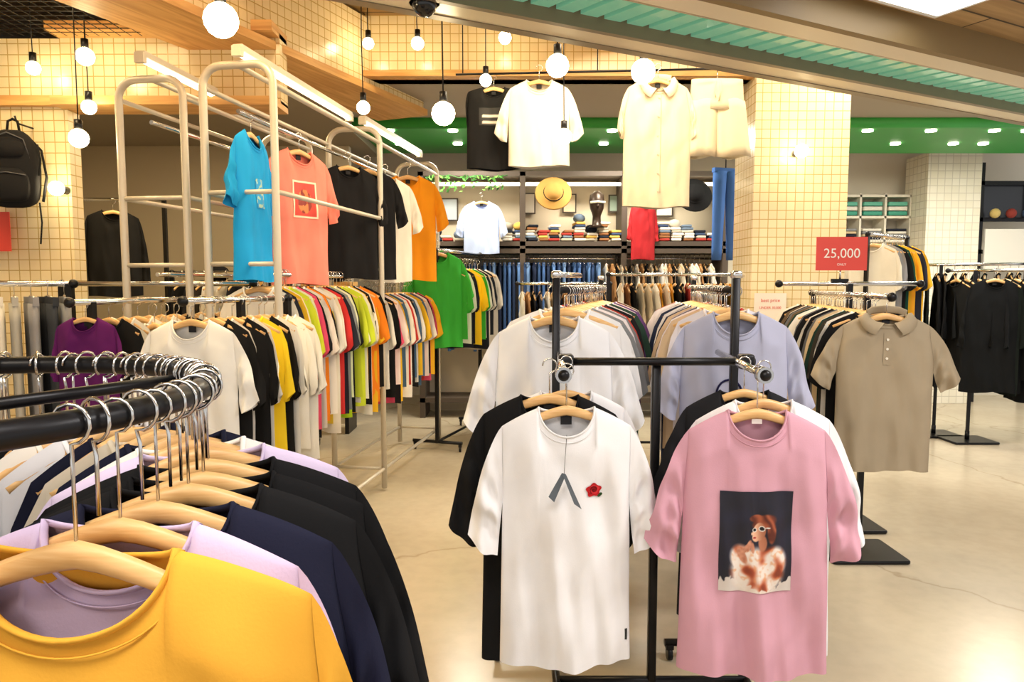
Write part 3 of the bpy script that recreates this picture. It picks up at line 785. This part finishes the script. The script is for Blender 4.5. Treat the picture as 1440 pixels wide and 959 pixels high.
def rose(B, S):
    def blob(x, z, r, off, m, w=.18, n=5):
        i = [B.add(S.onfront(x+r*(1+w*math.sin(n*2*pi*k/30))*math.cos(2*pi*k/30), z+r*.9*(1+w*math.sin(n*2*pi*k/30))*math.sin(2*pi*k/30), off)) for k in range(30)]; B.face(i, m)
    blob(.080, -.258, .023, .0035, fabric('#b81f25'), .14, 5); blob(.081, -.256, .016, .0045, fabric('#d8343a'), .12, 4); blob(.081, -.255, .009, .0055, fabric('#8e151b'), .1, 3)
    B.tube([S.onfront(.081+.0011*k*math.cos(k*.8), -.256+.0011*k*math.sin(k*.8), .0062) for k in range(14)], .0010, fabric('#701016'), 5)
    blob(.100, -.275, .007, .004, fabric('#2f4a2a'), .3, 2)
def tagged(B, S):
    rose(B, S)
    y = -.078
    B.tube([(-.002, -.03, -.09), (-.012, y, -.16), (-.015, y-.005, -.2)], .0008, plain('#444444'), 4)
    TG = plain('#555c63', .4)
    for (x1, z1, w, q) in ((-.054, -.27, .015, 0), (.022, -.288, .02, .012)):
        i = [B.add(p) for p in ((-.021, y-.006-q, -.192), (-.009, y-.006-q, -.196), (x1+w*.6, y-.022-q, z1-.004), (x1-w*.5, y-.022-q, z1+.012))]
        B.face(i, TG)
        j = [B.add(p) for p in ((-.021, y-.003-q, -.192), (-.009, y-.003-q, -.196), (x1+w*.6, y-.019-q, z1-.004), (x1-w*.5, y-.019-q, z1+.012))]
        B.face(j[::-1], TG)
    B.box((.185, -.012, -.72), (.012, .003, .035), plain('#222222', .7))
FR = dict(sw=.195, hw=.190, hem=.203, L=.81, cuff=((.300, -.40), (.21, -.465)), D=.048, A=.0145)
hero('white_t_shirt', .165, 2.13, 1.24, .03, '#f0f0f3', 104, extra=tagged, ext=.035, **FR)
hero('black_t_shirt', .12, 2.25, 1.24, -.02, '#161618', 102, scale=1.08, ext=.01, **FR)
hero('white_t_shirt', .18, 2.35, 1.24, .03, '#eaeaee', 103, ext=.02, **FR)

def mixc(a, b, t): return tuple(a[i]*(1-t)+b[i]*t for i in range(3))
def portrait(a, b):
    def el(cx, cz, rx, rz_, ang=0, soft=.25):
        x, z = a-cx, (b-cz)*1.35
        ca, sa = math.cos(ang), math.sin(ang); x, z = x*ca+z*sa, -x*sa+z*ca
        q = math.sqrt((x/rx)**2+(z/(rz_*1.35))**2); return max(0, min(1, (1-q)/soft+.5))
    n1 = noise.noise(Vector((a*7, b*9, .3))); n2 = noise.noise(Vector((a*22, b*26, 5.1))); n3 = noise.noise(Vector((a*5, b*6, 9)))
    c = mixc(rgb('#0f0f1c'), rgb('#1a1a32'), .5+.5*n3)
    body = max(el(.52, .20, .36, .24), el(.34, .30, .17, .18, .5), el(.70, .27, .2, .2, -.4))
    bc = mixc(rgb('#b8532f'), rgb('#eadfd6'), sstep(.72+1.7*n1))
    bc = mixc(bc, rgb('#d98a50'), sstep(n2*1.8)*.5); bc = mixc(bc, rgb('#6a2a1c'), sstep(-n1*2.2-.35)*.7)
    c = mixc(c, bc, body)
    hair = max(el(.60, .70, .165, .07, .35), el(.70, .61, .06, .12), el(.50, .735, .10, .04))
    c = mixc(c, mixc(rgb('#5d2416'), rgb('#a8583a'), .5+.5*math.sin(40*a+26*b+4*n1)), hair)
    c = mixc(c, mixc(rgb('#c98667'), rgb('#8f5038'), max(0, min(1, (a-.4)*1.6))), el(.585, .49, .055, .08))
    face = max(el(.535, .60, .085, .092, -.2, .12), el(.50, .55, .055, .05, -.4, .2))
    c = mixc(c, mixc(rgb('#efbd9c'), rgb('#a8664a'), sstep((a-.44)/.2)), face)
    c = mixc(c, rgb('#f4c9ab'), el(.445, .58, .018, .016)*.9)
    for cx, cz, rx, rz_ in ((.475, .618, .030, .022), (.572, .632, .042, .028)):
        c = mixc(c, rgb('#ece8e2'), el(cx, cz, rx, rz_, .1, .15)); c = mixc(c, rgb('#15121a'), el(cx, cz, rx*.72, rz_*.68, .1, .15))
    c = mixc(c, rgb('#ece8e2'), el(.645, .645, .035, .006, .1, .4))
    c = mixc(c, rgb('#a82028'), el(.475, .54, .022, .009, .1, .4))
    for cx, cz, rx, rz_, an in ((.40, .46, .03, .06, -.3), (.355, .43, .026, .06, -.5), (.45, .44, .026, .055, .1), (.31, .36, .05, .09, .5)):
        c = mixc(c, mixc(rgb('#e3a889'), rgb('#a5624a'), .5+.5*n2), el(cx, cz, rx, rz_, an, .3))
    m = sstep((.085+.06*math.sin(a*7+.5)+.05*n2-b)/.02); c = mixc(c, rgb('#e6ddd4'), m*.9)
    return c
def pinkp(B, S):
    raster(B, S, -.112, .101, -.545, -.245, 120, 168, portrait)
    B.box((0, .0, -.045), (.03, .002, .014), plain('#efe6e2', .8))
FP2 = dict(FR); FP2.update(hw=.208, hem=.222, sw=.20, cuff=((.325, -.41), (.23, -.475)), A=.0135)
hero('pink_t_shirt', .725, 2.08, 1.24, -.04, '#d3a0b1', 111, extra=pinkp, label=False, ext=.035, **FP2)
hero('white_t_shirt', .785, 2.20, 1.24, .02, '#eeeef1', 112, scale=1.05, ext=.02, **FP2)
hero('dark_t_shirt', .77, 2.34, 1.24, 0, '#222226', 113, scale=.95, ext=.02, **FP2)

# ------------------------------------------------------------------ round rack, lower left
CX, CY, RR, ZR = -.86, .95, .41, 1.345
B = MB()
B.tube([(CX+RR*math.cos(2*pi*k/72), CY+RR*math.sin(2*pi*k/72), ZR) for k in range(72)], .0165, BLACKM, 14, closed=True)
B.cyl((CX, CY, .06), (CX, CY, ZR-.02), .022, BLACKM)
for k in range(4):
    a = pi/4+pi/2*k; c_, s_ = math.cos(a), math.sin(a)
    B.cyl((CX, CY, ZR-.03), (CX+RR*c_, CY+RR*s_, ZR-.01), .01, BLACKM)
    B.cyl((CX, CY, .08), (CX+.4*c_, CY+.4*s_, .06), .016, BLACKM); caster(B, CX+.4*c_, CY+.4*s_)
B.build('round_clothes_rack')
def on_ring(deg): a = math.radians(deg); return CX+RR*math.cos(a), CY+RR*math.sin(a)
def ring_shirt(name, deg, face, hx, seed, ext=.045, **kw):
    x, y = on_ring(deg); return hero(name, x, y, ZR, math.radians(face), hx, seed, label=False, ext=ext, hwid=.2, **kw)
G = dict(sw=.22, hw=.24, hem=.25, L=.72, cuff=((.32, -.38), (.25, -.43)), D=.05, nd=.075, nw=.095, A=.010, sl=.30)
GY = dict(G); GY.update(sw=.25, hw=.262, hem=.27, cuff=((.325, -.36), (.275, -.42)), sl=.16, nw=.11, nd=.085, A=.013)
ring_shirt('yellow_t_shirt', -25, -5, '#e3a83c', 121, scale=1.08, ext=.05, **GY)
ring_shirt('lavender_t_shirt', -17, -2, '#c9b8dc', 123, ext=.055, scale=.97, **G)
ring_shirt('navy_t_shirt', -8, 3, '#1a1c30', 124, ext=.05, **G)
ring_shirt('black_t_shirt', 3, 6, '#141416', 126, scale=1.04, **G)
ring_shirt('black_t_shirt', 13, 10, '#101012', 127, scale=1.06, **G)
ring_shirt('black_t_shirt', 23, 16, '#121214', 128, scale=1.04, **G)
ring_shirt('lavender_t_shirt', 33, 24, '#cfc0de', 129, **G)
B = MB(); rr = random.Random(5)
cols = ['#e9e9ee', '#c9d4e6', '#f0ede6', '#17171a', '#d8cdb8', '#e9e9ee', '#1a1c30']
for i, dg in enumerate(range(43, 296, 9)):
    x, y = on_ring(dg); S = Shirt(seed=rr.randint(0, 999), D=.016, slv=.014, A=.007, L=.7, cuff=((.27, -.36), (.205, -.41)))
    B.M = T(x, y, ZR-.111, math.radians(dg*.85+rr.uniform(-6, 6))); S.make(B, fabric(rr.choice(cols)), nx=14, nz=10); hanger(B, .182, .045)
B.M = Matrix.Identity(4); B.build('ring_of_t_shirts')
B = MB()
for i, dg in enumerate([-21, -12, -4, 0, 8, 18, 28, 31, 36, 39, 42, 45, 49, 52, 56, 60, 64, 68, 73, 78, 84, 90, 97, 105]):
    x, y = on_ring(dg); B.M = T(x, y, ZR-.062, math.radians(dg+rr.uniform(-20, 20)))
    hk = []
    for k in range(15):
        a = math.radians(-100+24*k*.95); hk.append((.025*math.cos(a), 0, .062+.025*math.sin(a)))
    B.tube([(0, 0, -.05), (0, 0, .02)]+hk, .0024, CHROME, 6)
B.M = Matrix.Identity(4); B.build('hanger_hooks')

# ------------------------------------------------------------------ lights
def area(x, y, z, sx, sy, e, col, rot=(0, 0, 0)):  # fixtureless area fills, added to carry the lighting beyond the modelled bulbs and panels
    l = bpy.data.lights.new('fill_area_light', 'AREA'); l.shape = 'RECTANGLE'; l.size = sx; l.size_y = sy; l.energy = e; l.color = col
    o = bpy.data.objects.new('fill_area_light', l); o.location = (x, y, z); o.rotation_euler = rot; sc.collection.objects.link(o)
WM = (1, .74, .38); NE = (.99, .95, .90)
area(0, .3, 2.62, 1.2, .5, 30, NE)
area(2.2, 1.5, 2.62, 1.2, .5, 58, NE)
area(-1.2, -.2, 2.62, 1.2, .6, 32, (1, .88, .7))
area(-1.6, 3.0, 3.35, 1.4, .6, 82, WM)
area(.6, 4.3, 3.4, 2.0, .6, 78, (1, .82, .56))
area(-2.6, 3.3, 3.3, .8, .5, 50, WM)
area(2.6, 5.0, 3.4, .8, .3, 30, (1, .86, .66))
for x in (-.5, 1.2, 3.2, 5.2): area(x, 7.3, 2.96, .5, .5, 48, (1, .9, .74))
area(4.4, 5.6, 3.0, 1.2, .5, 62, NE)
area(-2.5, 5.6, 2.9, 1.0, .5, 42, WM)
w = bpy.data.worlds.new('World'); sc.world = w; w.use_nodes = True
w.node_tree.nodes['Background'].inputs[0].default_value = (.98, .96, .93, 1)
w.node_tree.nodes['Background'].inputs[1].default_value = .9

# ------------------------------------------------------------------ camera
cam = bpy.data.cameras.new('camera'); cam.lens = 25; cam.sensor_width = 36; cam.clip_start = .05
co = bpy.data.objects.new('camera', cam); co.location = (0, 0, 1.5); co.rotation_euler = (math.radians(90-4.6), 0, 0)
sc.collection.objects.link(co); sc.camera = co
